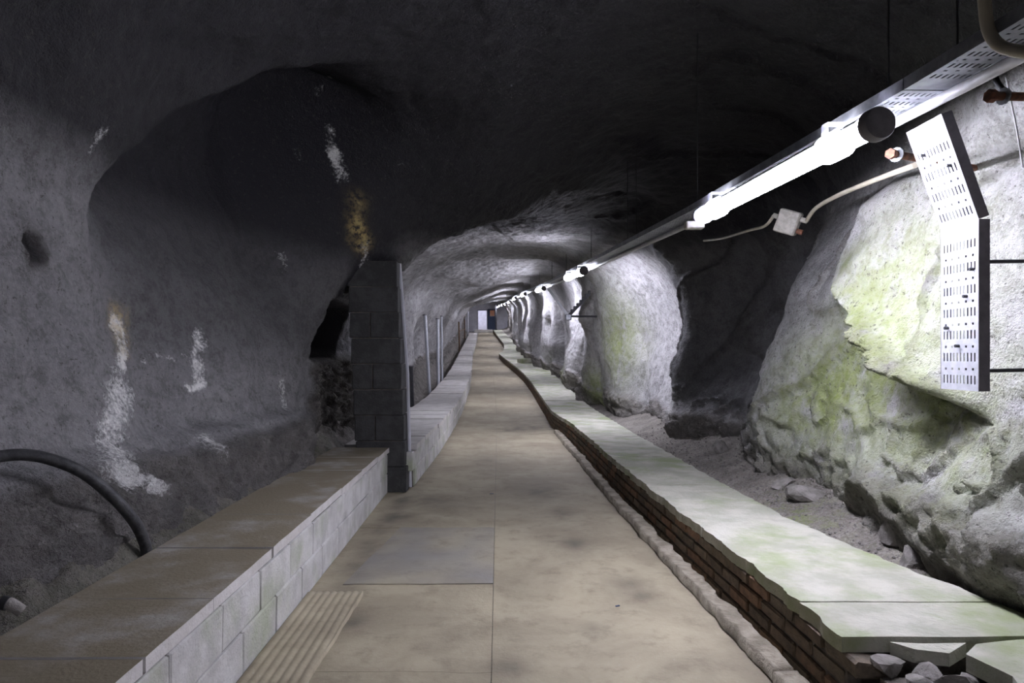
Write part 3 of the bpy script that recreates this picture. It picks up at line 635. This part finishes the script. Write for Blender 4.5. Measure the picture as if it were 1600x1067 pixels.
# left wall, further in
wf = empty('block_wall', (0, 0, 0), 'long low concrete block wall with pale coping, running on behind the pillar', 'low wall')
obj('wall_core', strip_mesh('wall_core', M['mortar'], 7.25, 62, lambda Y: xl_far(Y) - .6, lambda Y: xl_far(Y) - .02, LH - .062, -.1, .5), wf)
far = MB()
for c in range(2):
    f = place_row('block', wf, bvar, 7.27 - (.2 if c else 0), 62, BL, xl_far, BD, BH * (c + .5) + .002, limit_y=34)
    far.add(f.v, f.f)
rest(far, 'far_blocks', wf, M['block'])
y = 7.22; i = 0
while y < 62:
    l = .72; dz = random.uniform(-.006, .008); dx = random.uniform(-.01, .01)
    obj('coping_slab', strip_mesh('coping_slab', M['coping_far'], y + .005, min(62, y + l) - .005, lambda Y: xl_far(Y) - .74 + dx, lambda Y: xl_far(Y) + .025 + dx, LH + dz, LH - .055 + dz, .24, (.003, .004), i * 1.7, .003, 2), wf)
    y += l; i += 1

# right kerb: bricks under a cast cap
KL, KBH = .262, .073
kvar = [MB().box((0, 0, 0), (.11, KL - .016, KBH - .013), None, .007, .004).mesh('brick', M['brick']) for _ in range(8)]
def kerb(label, ya, yb, caps, limit, near):
    root = empty('brick_kerb', (0, 0, 0), label, 'low wall')
    obj('mortar_core', strip_mesh('mortar_core', M['mortar'], ya, yb, lambda Y: xk(Y) + .014, lambda Y: xb(Y) - .05, KH - .075, -.1, .25, (.012, 0), 2.), root)
    far = MB()
    for c in range(4):
        f = place_row('brick', root, kvar, ya - (c % 2) * KL / 2 + random.uniform(0, .05), yb, KL, xk, .11, -.03 + KBH * (c + .5), limit_y=limit, rev=-1)
        far.add(f.v, f.f)
    rest(far, 'far_bricks', root, M['brick'])
    for i in range(len(caps) - 1):
        a, b = caps[i], caps[i + 1]; dz = random.uniform(-.004, .006)
        obj('cap_slab', strip_mesh('cap_slab', M['cap'], a + .005, b - .005, lambda Y: xk(Y) - .005, lambda Y: xb(Y), KH + dz, KH - .062 + dz,
            .03 if b < 14 else .2, (.035 if b < 14 else .015, .03), i * 2.3 + ya, .006, 10 if b < 14 else 3), root)
    return root
caps = [2.62, 2.99, 4.30, 5.7, 7.25, 9.05, 11.0, 13.2, 15.6, 18, 20.5, 23, 26, 29, 32, 35, 38, 41, 43, 45.5, 50, 54, 58, 62, 66, 70]
k1 = kerb('long brick kerb with a pale concrete cap running along the right of the path', 2.62, 70.0, caps, 22.0, True)
# broken near end of the kerb: cracked cap pieces, a lone brick, rubble
br = empty('broken_kerb_end', (0, 0, 0), 'cracked concrete cap pieces at the broken near end of the brick kerb', 'low wall')
obj('mortar_core', strip_mesh('mortar_core', M['mortar'], -6, 2.50, lambda Y: xk(Y) + .06, lambda Y: xb(Y) - .05, KH - .10, -.1, .25, (.03, 0), 5.), br)
for c in range(3):
    place_row('brick', br, kvar, .6 + (c % 2) * .13, 2.5, KL, lambda Y: xk(Y) + .03, .11, -.03 + KBH * (c + .5), rev=-1)
def poly_slab(name, pts, zt, th, mat, root):
    n = len(pts); V = [(x, y, zt + random.uniform(-.004, .004)) for x, y in pts] + [(x, y, zt - th) for x, y in pts]
    fc = [tuple(range(n)), tuple(range(2 * n - 1, n - 1, -1))] + [(i, n + i, n + (i + 1) % n, (i + 1) % n) for i in range(n)]
    return obj(name, mesh_pd(name, V, fc, mat), root)
poly_slab('cap_piece', [(1.95, 2.60), (1.80, 2.56), (1.70, 2.47), (1.74, 2.3), (1.66, 2.1), (1.72, 1.6), (2.3, 1.6), (2.3, 2.58), (2.2, 2.6), (2.12, 2.575), (2.03, 2.61)], KH - .004, .06, M['cap'], br)
poly_slab('cap_piece', [(1.50, 2.60), (1.62, 2.59), (1.78, 2.585), (1.66, 2.5), (1.55, 2.53)], KH - .01, .05, M['cap'], br)

# concrete strip at the foot of the brick kerb
st_root = empty('kerb_strip', (0, 0, 0), 'narrow rough concrete strip along the foot of the brick kerb', 'kerb')
y = .8; i = 0
for a, b in ((.8, 2.9), (2.9, 4.35), (4.35, 6.1), (6.1, 8.2), (8.2, 10.3), (10.3, 12.3)):
    obj('strip_piece', strip_mesh('strip_piece', M['strip'], a + .01, b - .012, lambda Y: xr(Y) - .005, lambda Y: xr(Y) + .09, .062, -.05, .03, (.03, .03), i * 1.9, .02, 5, True), st_root); i += 1

# ------------------------------------------------------------------ pillar of blocks beside the path
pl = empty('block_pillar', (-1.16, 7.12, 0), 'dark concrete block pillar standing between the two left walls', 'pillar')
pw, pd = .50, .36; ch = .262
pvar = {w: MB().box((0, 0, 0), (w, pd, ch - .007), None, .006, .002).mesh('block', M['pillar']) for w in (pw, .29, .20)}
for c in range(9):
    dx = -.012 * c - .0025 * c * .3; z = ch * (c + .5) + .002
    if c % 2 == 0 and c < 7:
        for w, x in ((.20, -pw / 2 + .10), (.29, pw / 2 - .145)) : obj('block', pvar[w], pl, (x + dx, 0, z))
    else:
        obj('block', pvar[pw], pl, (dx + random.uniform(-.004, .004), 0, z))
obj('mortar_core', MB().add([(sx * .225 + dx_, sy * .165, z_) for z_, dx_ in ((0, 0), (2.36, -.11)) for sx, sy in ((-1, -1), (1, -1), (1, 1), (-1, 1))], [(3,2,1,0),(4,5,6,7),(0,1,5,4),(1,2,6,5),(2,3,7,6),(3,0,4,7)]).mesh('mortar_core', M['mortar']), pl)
obj('lit_side_strip', MB().tube([(.262, .04, .02), (.235, .04, 1.2), (.15, .04, 2.36)], .018, 6).mesh('lit_side_strip', M['white_wall']), pl)  # pale strip added to paint in the lit side of the pillar

# ------------------------------------------------------------------ lamps, tray, conduit along the right
LY = [-4.6, 2.67, 9.87, 17.07, 24.3, 31.5, 38.7, 45.9, 53.1, 60.3, 67.5]
lampX = interp([(-8,1.6),(0,1.56),(2.67,1.51),(4.8,1.42),(9.87,1.27),(12,1.23),(17,1.2),(24.3,1.03),(31.5,.90),(38.7,.78),(46,.65),(53,.5),(60,.35),(67.5,.2),(80,0)])
lampZ = interp([(-8,2.15),(0,2.26),(2.67,2.31),(4.8,2.36),(9.87,2.62),(17.1,3.07),(24.3,3.58),(31.5,4.05),(38.7,4.45),(46,4.85),(53,5.3),(60,5.75),(67.5,6.2),(80,6.9)])
def lp(Y, dx=0, dz=0): return Vector((float(lampX(Y)) + dx, Y, float(lampZ(Y)) + dz))
LAMP_LEN = 2.05
def make_lamp():
    """lamp built along +Y from its near end cap, axis on the origin"""
    r = bpy.data.objects.new('tube_lamp', None); r.empty_display_size = .1; link(r)
    MB().tube([(0, .10, 0), (0, LAMP_LEN - .06, 0)], .047, 24).build('tube', M['tube'], r, True)
    MB().tube([(0, 0, 0), (0, .012, 0), (0, .05, 0)], [.060, .066, .066], 32).build('end_cap', M['grey'], r, True)
    MB().tube([(0, .05, 0), (0, .11, 0)], [.040, .046], 24).build('cap_neck', M['clear'], r, True)
    MB().tube([(0, LAMP_LEN - .06, 0), (0, LAMP_LEN, 0)], [.06, .058], 24).build('end_cap', M['clear'], r, True)
    V = []; Fc = []; n = 14
    for rr in (.052, .055):
        for yy in (.10, LAMP_LEN - .06):
            V += [(rr * math.sin(t), yy, rr * math.cos(t)) for t in np.linspace(-1.05, 1.35, n)]
    for a in range(n - 1):
        Fc += [(a, a + 1, n + a + 1, n + a), (2*n + a, 3*n + a, 3*n + a + 1, 2*n + a + 1), (a, 2*n + a, 2*n + a + 1, a + 1), (n + a, n + a + 1, 3*n + a + 1, 3*n + a)]
    Fc += [(0, n, 3*n, 2*n), (n-1, 3*n-1, 4*n-1, 2*n-1)]
    MB().add(V, Fc).build('reflector', M['steel'], r, True)
    for y in (.34, LAMP_LEN - .28):
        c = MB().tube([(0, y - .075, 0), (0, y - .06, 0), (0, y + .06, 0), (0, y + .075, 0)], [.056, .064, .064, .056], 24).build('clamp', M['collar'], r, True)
        b = MB(); b.box((-.045, y, .072), (.004, .05, .05)); b.box((-.01, y, .097), (.074, .05, .004)); b.build('bracket', M['clear'], r)
    return r
def copy_tree(o):
    c = o.copy(); COL.objects.link(c)
    for ch in o.children:
        d = ch.copy(); COL.objects.link(d); d.parent = c
    return c
proto = make_lamp()
ORD = ['behind', 'nearest large glowing tube lamp, hanging at upper right', 'second glowing tube lamp from the front, above the lit rock bulge',
       'third glowing tube lamp from the front, above the metal bracket', 'fourth glowing tube lamp from the front along the tray', 'fifth glowing tube lamp from the front along the tray',
       'sixth glowing tube lamp from the front along the tray', 'seventh glowing tube lamp from the front along the tray', 'eighth glowing tube lamp from the front along the tray',
       'ninth glowing tube lamp from the front along the tray', 'farthest glowing tube lamp, beside the dark post']
ORD[0] = 'glowing tube lamp of the same row, behind the viewpoint'
for i, y in enumerate(LY):
    o = proto if i == 0 else copy_tree(proto)
    a, b = lp(y), lp(y + LAMP_LEN); d = (b - a).normalized()
    o.location = a; o.rotation_euler = (math.asin(d.z), 0, -math.atan2(d.x, d.y))
    tag(o, ORD[i], 'lamp', 'tube lamps in a row along the right')

def perf_sheet(w, rows, margin=.012):
    """perforated sheet in the (u, v) plane, u across; rows = list of (length, kind). Returns verts, faces"""
    V = []; Fc = []
    def quad(u0, u1, v0, v1):
        n = len(V); V.extend([(u0, v0), (u1, v0), (u1, v1), (u0, v1)]); Fc.append((n, n + 1, n + 2, n + 3))
    v = 0
    for L, kind in rows:
        if kind == 0: quad(0, w, v, v + L)
        else:
            n, hw = (10, .0085) if kind == 1 else (5, .012)
            pitch = (w - 2 * margin) / n; u = 0
            for k in range(n):
                c = margin + pitch * (k + .5); quad(u, c - hw / 2, v, v + L); u = c + hw / 2
            quad(u, w, v, v + L)
        v += L
    return V, Fc, v
def perf_rows(length):
    rows = []; v = 0; seq = [(.028, 0), (.036, 1), (.022, 0), (.010, 2)]
    k = 0
    while v < length - .1:
        L, kd = seq[k % 4]; rows.append((L, kd)); v += L; k += 1
    rows.append((length - v, 0)); return rows
def sheet_obj(name, w, length, frame, mat, parent, th=.0025):
    V, Fc, _ = perf_sheet(w, perf_rows(length)); mb = MB()
    mb.add([frame(u, v, 0) for u, v in V], Fc); n = len(V)
    mb.add([frame(u, v, th) for u, v in V], [tuple(reversed(f)) for f in Fc])
    # rim walls of every strip
    for f in Fc:
        for i in range(4):
            a, b = f[i], f[(i + 1) % 4]; mb.f.append((b, a, a + n, b + n))
    return mb.build(name, mat, parent)
tray = empty('cable_tray', (0, 0, 0), 'long perforated metal cable tray running above the row of tube lamps', 'cable tray')
TW = .24; TX, TZ = .045, .10
secs = [(-6, -2.2), (-2.2, .4), (.4, 2.6), (2.6, 5.2), (5.2, 8.4), (8.4, 12), (12, 16), (16, 20), (20, 23), (23, 26), (26, 29), (29, 32)] + [(y, y + 4) for y in range(32, 72, 4)]
for a, b in secs:
    A, B = lp(a + .004, TX, TZ), lp(b - .004, TX, TZ); L = (B - A).length; d = (B - A).normalized(); sd = Vector((1, 0, 0)) - d * d.x; sd.normalize(); up = sd.cross(d)
    if 0 <= a < 8:
        sheet_obj('tray_base', TW, L, lambda u, v, t: A + sd * u + d * v + up * t, M['tray'], tray)
    else:
        mb = MB(); mb.add([A, A + sd * TW, B + sd * TW, B, A + up * .003, A + sd * TW + up * .003, B + sd * TW + up * .003, B + up * .003], [(0,3,2,1),(4,5,6,7),(0,1,5,4),(1,2,6,5),(2,3,7,6),(3,0,4,7)]); mb.build('tray_base', M['tray'], tray)
    for u in (0, TW):
        mb = MB(); q = A + sd * u; w = sd * .002; e = B + sd * u
        mb.add([q - w, q + w, e + w, e - w, q - w + up * .045, q + w + up * .045, e + w + up * .045, e - w + up * .045], [(0,3,2,1),(4,5,6,7),(0,1,5,4),(1,2,6,5),(2,3,7,6),(3,0,4,7)]); mb.build('flange', M['tray'], tray)
# hanging rods up to the roof
for y in (2.33, 2.72, 5.0, 6.9, 7.3, 9.6, 12.5, 15.5, 19, 22.5, 26.5, 31):
    p = lp(y, TX + .015, TZ); top = roof_z(p.x, y) + .05
    if top > p.z + .05: obj('hanger_rod', MB().tube([p, (p.x, y, top)], .004, 6).mesh('hanger_rod', M['darksteel']), tray)

cond = MB().tube([lp(y, .20, .073) for y in np.concatenate([np.arange(-6, 12, .5), np.arange(12, 70, 2)])], .021, 10).build('conduit', M['white_conduit'], None, True)
tag(cond, 'pale conduit pipe running beside the lamps under the cable tray', 'pipe')

# drop of perforated tray on the right wall
dp = empty('cable_tray_drop', (2.0, 2.95, 1.25), 'white bent perforated tray dropping from the cable tray down the mossy rock', 'cable tray')
o0 = Vector((2.0, 2.95, 1.25))
pa = Vector((2.0, 2.83, 1.25)) - o0; pb = Vector((2.0, 2.83, 1.965)) - o0; pc = Vector((1.845, 2.83, 2.40)) - o0
for (s_, e_) in ((pa, pb), (pb, pc)):
    d = (e_ - s_).normalized(); L = (e_ - s_).length; ac = Vector((0, 1, 0)); back = ac.cross(d); back = back if back.x > 0 else -back
    sheet_obj('perforated_plate', .24, L, lambda u, v, t: s_ + ac * u + d * v + back * t, M['steel'], dp)
    for y in (0, .24):
        mb = MB(); q = s_ + ac * y; e = e_ + ac * y; w = Vector((0, .0018, 0)); bk = back * .046
        mb.add([q - w, q + w, e + w, e - w, q - w + bk, q + w + bk, e + w + bk, e - w + bk], [(0,3,2,1),(4,5,6,7),(0,1,5,4),(1,2,6,5),(2,3,7,6),(3,0,4,7)]); tag(mb.build('flange', M['grey'], dp), 'side flange with shade painted into its grey')  # darker grey than the plate carries the shade on the flanges
for k in range(3):
    yk = .035 + .026 * k
    MB().tube([pa + Vector((.016, yk, .0)), pb + Vector((.016, yk, -.004)), pc + Vector((.016, yk, 0))], .0115, 8).build('slot_shade_rod', M['black'], dp, True)  # black rods added behind the plate stand in for shade in the slots
for z in (1.335, 1.79):
    obj('wall_rod', MB().tube([(.03, -.10, z - 1.25), (shell_x(1, 2.85, z) + .12 - 2.0, -.08, z - 1.24)], .008, 8).mesh('wall_rod', M['darksteel']), dp)
for (u, z) in ((.07, 1.65), (.19, 1.52), (.12, 1.44), (.03, 1.76), (.05, 2.20), (.18, 2.28)):
    x = 0 if z < 1.96 else -(z - 1.965) * .356
    obj('bolt', MB().tube([(x + .006, -.12 + u, z - 1.25), (x - .018, -.12 + u, z - 1.25)], .007, 6).mesh('bolt', M['darksteel']), dp)

# beige pipe with elbow and black cable at upper right
tag(MB().tube(smooth_path([P(1533, -180, 2.15), P(1536, -60, 2.15), P(1539, 10, 2.15), P(1545, 48, 2.14), P(1560, 70, 2.10), P(1585, 79, 2.03), P(1640, 86, 1.9), P(1720, 90, 1.75)], 8), .0185, 14).build('pipe', M['conduit'], None, True), 'beige pipe bending round an elbow at the upper right corner', 'pipe')
tag(MB().tube(smooth_path([P(1536, 40, 2.62), P(1547, 80, 2.6), P(1552, 110, 2.57), P(1563, 136, 2.52), P(1585, 150, 2.44), P(1650, 158, 2.3)], 8), .0105, 10).build('cable', M['black'], None, True), 'black cable looping down beside the beige pipe elbow', 'cable')
# rock bolts
def rock_bolt(a, b, r, lab):
    o = empty('rock_bolt', a, lab, 'bolt'); d = (b - a)
    MB().tube([Vector((0, 0, 0)), d], r, 10).build('shank', M['rust'], o, True)
    n = d.normalized(); MB().tube([-n * .004, n * .02], r * 1.5, 6).build('nut', M['rust'], o)
    MB().tube([n * .05, n * .056], r * 2.0, 12).build('washer', M['tray'], o)
a = P(1545, 150, 2.25); rock_bolt(a, Vector((shell_x(1, 2.35, a.z) + .1, 2.35, a.z + .02)), .014, 'rusty rock bolt under the black cable at upper right')
a = P(1391, 240, 3.2); rock_bolt(a, Vector((shell_x(1, 3.7, a.z) + .1, 3.7, a.z + .06)), .017, 'rusty rock bolt below the nearest lamp, beside the white tray drop')
# thin wire on the right wall
w_pts = [P(1572, 120, 2.45), P(1580, 160, 2.5), P(1590, 210, 2.55), P(1598, 262, 2.6)]
tag(MB().tube(smooth_path(w_pts, 6), .0035, 6).build('wire', M['white_conduit'], None, True), 'thin pale wire hanging before the rock right of the tray drop', 'wire')

# junction box with its cables
jb = empty('junction_box', P(1232, 347, 5.6), 'pale square junction box with two cable glands under the nearest lamp', 'junction box')
Rj = Euler((math.radians(8), math.radians(22), math.radians(-35)), 'XYZ').to_matrix()
MB().box((0, 0, 0), (.17, .10, .19), Rj, .012).build('body', M['box'], jb); 
MB().box(Rj @ Vector((0, -.055, 0)), (.165, .02, .185), Rj, .008).build('lid', M['box'], jb)
for sx, sz, mt in ((1, .045, 'box'), (1, -.05, 'rust'), (-1, .02, 'box')):
    p = Rj @ Vector((sx * .08, 0, sz)); q = Rj @ Vector((sx * .135, 0, sz)); MB().tube([p, q], .021, 8).build('gland', M[mt], jb)
MB().box(Rj @ Vector((.0, .2, 0)), (.03, .34, .03), Rj).build('wall_arm', M['darksteel'], jb)
c0 = P(1232, 347, 5.6)
tag(MB().tube(smooth_path([c0 + Rj @ Vector((.13, 0, .045)), P(1275, 325, 5.3), P(1310, 305, 4.9), P(1365, 282, 4.3), P(1430, 258, 3.6)], 6), .016, 10).build('cable', M['conduit'], None, True), 'thick pale cable climbing from the junction box towards the tray drop', 'cable')
tag(MB().tube(smooth_path([c0 + Rj @ Vector((-.13, 0, .02)), P(1195, 353, 5.8), P(1170, 360, 6.3), P(1130, 372, 7.4), P(1100, 376, 8.3)], 6), .013, 8).build('cable', M['conduit'], None, True), 'pale cable leading from the junction box into the dark recess', 'cable')
sb = empty('small_box', lp(4.95, .02, -.03), 'small grey box hanging under the far end of the nearest lamp', 'junction box')
MB().box((0, 0, 0), (.13, .08, .055), None, .008).build('body', M['box'], sb); MB().box((0, 0, .06), (.02, .02, .07)).build('hanger', M['darksteel'], sb)

# V-shaped bracket of tray pieces under the third lamp
vb = empty('angle_bracket', P(888, 494, 13.4), 'V-shaped metal bracket of a white and a dark strut against far rock', 'bracket')
p0 = Vector((0, 0, 0)); p1 = P(857, 452, 13.5) - P(888, 494, 13.4); p2 = P(922, 458, 13.2) - P(888, 494, 13.4)
MB().tube([p0, p1], .036, 4).build('white_strut', M['steel'], vb); MB().tube([p0, p2], .04, 4).build('dark_strut', M['darksteel'], vb)
for t in np.linspace(.15, .95, 7): MB().box(p2 * t + Vector((0, -.03, .04)), (.05, .05, .06), None, .01).build('cleat', M['darksteel'], vb)
MB().box((0, 0, -.02), (.12, .09, .12), None, .015).build('foot_plate', M['tray'], vb)
p = P(888, 494, 13.4); obj('wall_rod', MB().tube([p0, (shell_x(1, 13.4, p.z) + .2 - p.x, .2, 0)], .02, 6).mesh('wall_rod', M['darksteel']), vb)

# ------------------------------------------------------------------ left side pieces
tag(MB().tube(smooth_path([P(-70, 735, 2.75), P(0, 713, 2.88), P(60, 713, 2.96), P(125, 736, 3.04), P(175, 775, 3.12), P(210, 815, 3.2), P(226, 848, 3.27), P(229, 868, 3.3)], 8), .026, 14).build('hose', M['hose'], None, True), 'scuffed black hose arching over the rock behind the left wall', 'hose')
hs = empty('hose_end', P(14, 945, 2.32), 'end of a pinkish grey hose poking up at the lower left edge', 'hose')
q0 = P(14, 945, 2.32); MB().tube(smooth_path([P(-60, 985, 2.3) - q0, P(-20, 955, 2.3) - q0, P(10, 942, 2.32) - q0, P(34, 955, 2.34) - q0], 6), .02, 12).build('hose_body', M['stone'], hs, True)
MB().tube([P(2, 941, 2.315) - q0, P(12, 943, 2.318) - q0], .024, 12).build('collar', M['black'], hs, True)

# metal posts on the left bank, far behind the pillar
def post(px, pyt, pyb, Y, r, mat, lab, cat='post', n=10):
    b = P(px[1], pyb, Y); t = P(px[0], pyt, Y); gz_ = min(b.z, ground_z(GL, b.x, Y) if b.x < 0 else b.z)
    e = empty('metal_post' if mat != 'wood' else 'wooden_post', (b.x, Y, gz_ - .03), lab, cat, 'posts on the left bank')
    base = Vector((b.x, Y, gz_ - .03))
    MB().tube([Vector((0, 0, 0)), t - base], r, n).build('shaft', M[mat], e, True)
    MB().tube([t - base - Vector((0, 0, .015)), t - base + Vector((0, 0, .012))], r * 1.35, n).build('cap', M['grey'], e, True)
    MB().tube([Vector((0, 0, .02)), Vector((0, 0, .06))], r * 1.9, n).build('foot', M['grey'], e, True)
post((664, 672), 492, 578, 18.5, .045, 'steel', 'leftmost of three tall pale metal posts on the left bank')
post((684, 685), 498, 572, 19.3, .045, 'steel', 'middle of three tall pale metal posts on the left bank')
post((690, 691), 494, 568, 20.2, .03, 'steel', 'rightmost, thinnest of three pale metal posts on the left bank')
post((641, 643), 572, 600, 16.5, .07, 'darksteel', 'short dark stump post on the left bank beside the pillar')
post((717, 718), 503, 552, 46.0, .05, 'wood', 'brown wooden post at the far end of the left bank')
post((726, 726), 499, 540, 60.0, .05, 'wood', 'second, farther brown wooden post on the left bank')
post((731, 731), 484, 520, 62.0, .06, 'steel', 'far pale post beside the white end wall')
rl = tag(MB().tube([P(717, 517, 46) + Vector((.06, 0, 0)), P(726, 514, 60) + Vector((.06, 0, 0))], .03, 6).build('handrail', M['wood'], None, True), 'brown rail between the far wooden posts', 'rail')

# loose stones
def stone_mesh(seed, s):
    rs = np.random.RandomState(seed); me = bpy.data.meshes.new('stone'); import bmesh
    bm = bmesh.new(); bmesh.ops.create_icosphere(bm, subdivisions=2, radius=1)
    pl_ = [(Vector(rs.normal(size=3)).normalized(), rs.uniform(.45, .8)) for _ in range(9)]
    for v in bm.verts:
        p = v.co.copy()
        for n, d in pl_:
            e = p.dot(n) - d
            if e > 0: p -= n * e
        p *= 1.3 + rs.uniform(-.03, .03); v.co = Vector((p.x * s[0], p.y * s[1], p.z * s[2]))
    bm.to_mesh(me); bm.free(); me.materials.append(M['stone']); return me
STONES = [
 ((1190, 705), 6.6, (.16, .22, .10), 'flat grey slab of rock tipped at the foot of the right bulge'),
 ((1128, 708), 7.4, (.09, .10, .08), 'small pointed rock beside the kerb below the dark recess'),
 ((1262, 778), 5.1, (.16, .10, .06), 'mossy low rock lying on the gravel beside the kerb cap'),
 ((1225, 762), 5.5, (.10, .08, .05), 'flat cracked stone on the gravel left of the mossy rock'),
 ((1410, 800), 4.0, (.10, .12, .10), 'dark rough stone at the rock foot below the mossy boulder'),
 ((1430, 838), 3.75, (.09, .07, .08), 'brown stone lying in the gravel before the right rock'),
 ((1592, 885), 3.15, (.16, .09, .06), 'mossy stone under the overhang at the right edge'),
 ((1385, 770), 4.3, (.10, .10, .09), 'greenish rock wedged at the foot of the right wall'),
 ((1335, 735), 5.2, (.14, .12, .07), 'broad low ledge stone at the foot of the mossy bulge'),
]
for i, ((px, py), Y, s, lab) in enumerate(STONES):
    p = P(px, py, Y); g = ground_z(GR, p.x, Y) if Y < 20 else float(zf(Y)) + KH + .05
    o = obj('loose_stone', stone_mesh(i + 1, s), None, (p.x, Y, g + s[2] * .25), (0, 0, i * 1.3)); tag(o, lab, 'stone')
p = P(812, 545, 31.0)
tag(obj('stone_block', MB().box((0, 0, 0), (.55, 1.1, .2), None, .03, .02).mesh('stone_block', M['cap']), None, (1.35, 31.5, float(zf(31.5)) + KH + .1), (0, 0, .2)), 'pale flat block lying on the far kerb cap', 'stone')
# rubble at the broken kerb end
for i, (x, y, s) in enumerate(((1.46, 2.54, .05), (1.56, 2.46, .045), (1.63, 2.40, .05), (1.50, 2.42, .04), (1.70, 2.44, .03))):
    lab = ['angular rubble lump at the corner of the broken kerb', 'rubble lump in the gap behind the kerb corner', 'largest rubble lump under the broken cap edge', 'small rubble lump before the broken cap', 'tiny rubble lump beside the cracked cap'][i]
    tag(obj('rubble_lump', stone_mesh(40 + i, (s * 1.2, s, s * .8)), None, (x, y, .225 + s * .4), (0, 0, i)), lab, 'stone', 'rubble at the broken kerb')
# gravel on the right ground
def gravel():
    rs = np.random.RandomState(11); V = []; Fc = []
    t = (1 + 5 ** .5) / 2
    octa = np.array([(1,0,0),(-1,0,0),(0,1,0),(0,-1,0),(0,0,1),(0,0,-1)], float); of = [(0,2,4),(2,1,4),(1,3,4),(3,0,4),(2,0,5),(1,2,5),(3,1,5),(0,3,5)]
    for k in range(5200):
        Y = 2.0 + 8 * rs.rand() ** 1.6; X = float(xb(Y)) - .02 + rs.rand() * (.9 if Y < 7 else 1.2)
        s = .004 + .011 * rs.rand() ** 3; n = len(V)
        p = np.array([X, Y, ground_z(GR, X, Y) + s * .3]); q = octa * s * rs.uniform(.7, 1.3, (6, 3)) + p
        V += [tuple(v) for v in q]; Fc += [tuple(i + n for i in f) for f in of]
    o = obj('gravel', mesh_pd('gravel', V, Fc, M['stone'])); tag(o, 'fine grey gravel scattered over the ground behind the brick kerb', 'gravel', kind='stuff')
gravel()
# small pale litter on the path
for i, (px, py, s) in enumerate(((965, 950, .012), (768, 773, .02))):
    Y = EYE * F / (py - HY); p = P(px, py, Y)
    tag(obj('litter', MB().box((0, 0, 0), (s * 2, s, .006), None, .0015, .001).mesh('litter', M['panel_blue' if i == 0 else 'grey']), None, (p.x, Y, .012), (0, 0, .4)), ['small bluish scrap lying on the path near the stains', 'small dark scrap lying on the path seam'][i], 'litter')

# ------------------------------------------------------------------ the far end: white wall with a doorway, board, post
YE = 73.0; ze = float(zf(YE))
we = MB()
xa, xd0, xd1, xe = -6.5, -1.95, -.95, 4.0
we.box(((xa + xd0) / 2, YE, ze + 2.0), (xd0 - xa, .25, 5)); we.box(((xd1 + xe) / 2, YE, ze + 2.0), (xe - xd1, .25, 5)); we.box(((xd0 + xd1) / 2, YE, ze + 3.4), (xd1 - xd0, .25, 2.3))
tag(we.build('wall_end', M['white_wall']), 'white end wall with a doorway at the far end', None, None, 'structure')
dr = MB()
for x in (xd0, xd1): dr.box((x, YE - .14, ze + 1.15), (.09, .06, 2.3))
dr.box(((xd0 + xd1) / 2, YE - .14, ze + 2.28), (xd1 - xd0 + .09, .06, .09)); tag(dr.build('door_1', M['tray']), 'grey frame of the far doorway', None, None, 'structure')
rm = MB(); rm.box((-1.5, YE + 5, ze + 1.5), (6, .2, 5)); rm.box((-4.6, YE + 2.6, ze + 1.5), (.2, 5, 5)); rm.box((1.6, YE + 2.6, ze + 1.5), (.2, 5, 5)); rm.box((-1.5, YE + 2.6, ze + 3.6), (6, 5, .2)); rm.box((-1.5, YE + 2.6, ze - .02), (6, 5, .2))
tag(rm.build('wall_back', M['white_wall']), 'pale back room seen through the far doorway', None, None, 'structure')
bd = empty('notice_board', (-.45, YE - .25, ze + .2), 'dark blue board with an orange picture beside the far doorway', 'board')
MB().box((0, 0, 1.1), (.85, .06, 2.2), None, .01).build('panel', M['panel_blue'], bd); MB().box((.06, -.04, 1.75), (.5, .02, .62), None, .004).build('picture', M['orange'], bd)
zp = float(zf(69))
ps = empty('steel_post', (.0, 68.6, zp + KH), 'dark upright post at the far end under the last lamp', 'post')
MB().box((0, 0, 1.3), (.16, .16, 2.6), None, .01).build('shaft', M['darksteel'], ps); MB().box((0, 0, .05), (.3, .3, .06), None, .01).build('base_plate', M['darksteel'], ps)
stp = tag(MB().box((-1.3, 71.6, float(zf(71.6)) + .08), (1.9, 2.2, .32), None, .02).build('door_step', M['coping_far']), 'pale concrete step before the far doorway', 'step')
rl = empty('ceiling_lamp', (-1.5, YE + 2.2, ze + 3.45), 'bright lamp on the ceiling of the room behind the far doorway', 'lamp')
MB().box((0, 0, 0), (1.2, .3, .06), None, .01).build('housing', M['steel'], rl); MB().box((0, 0, -.05), (1.1, .25, .04), None, .008).build('diffuser', M['tube'], rl)
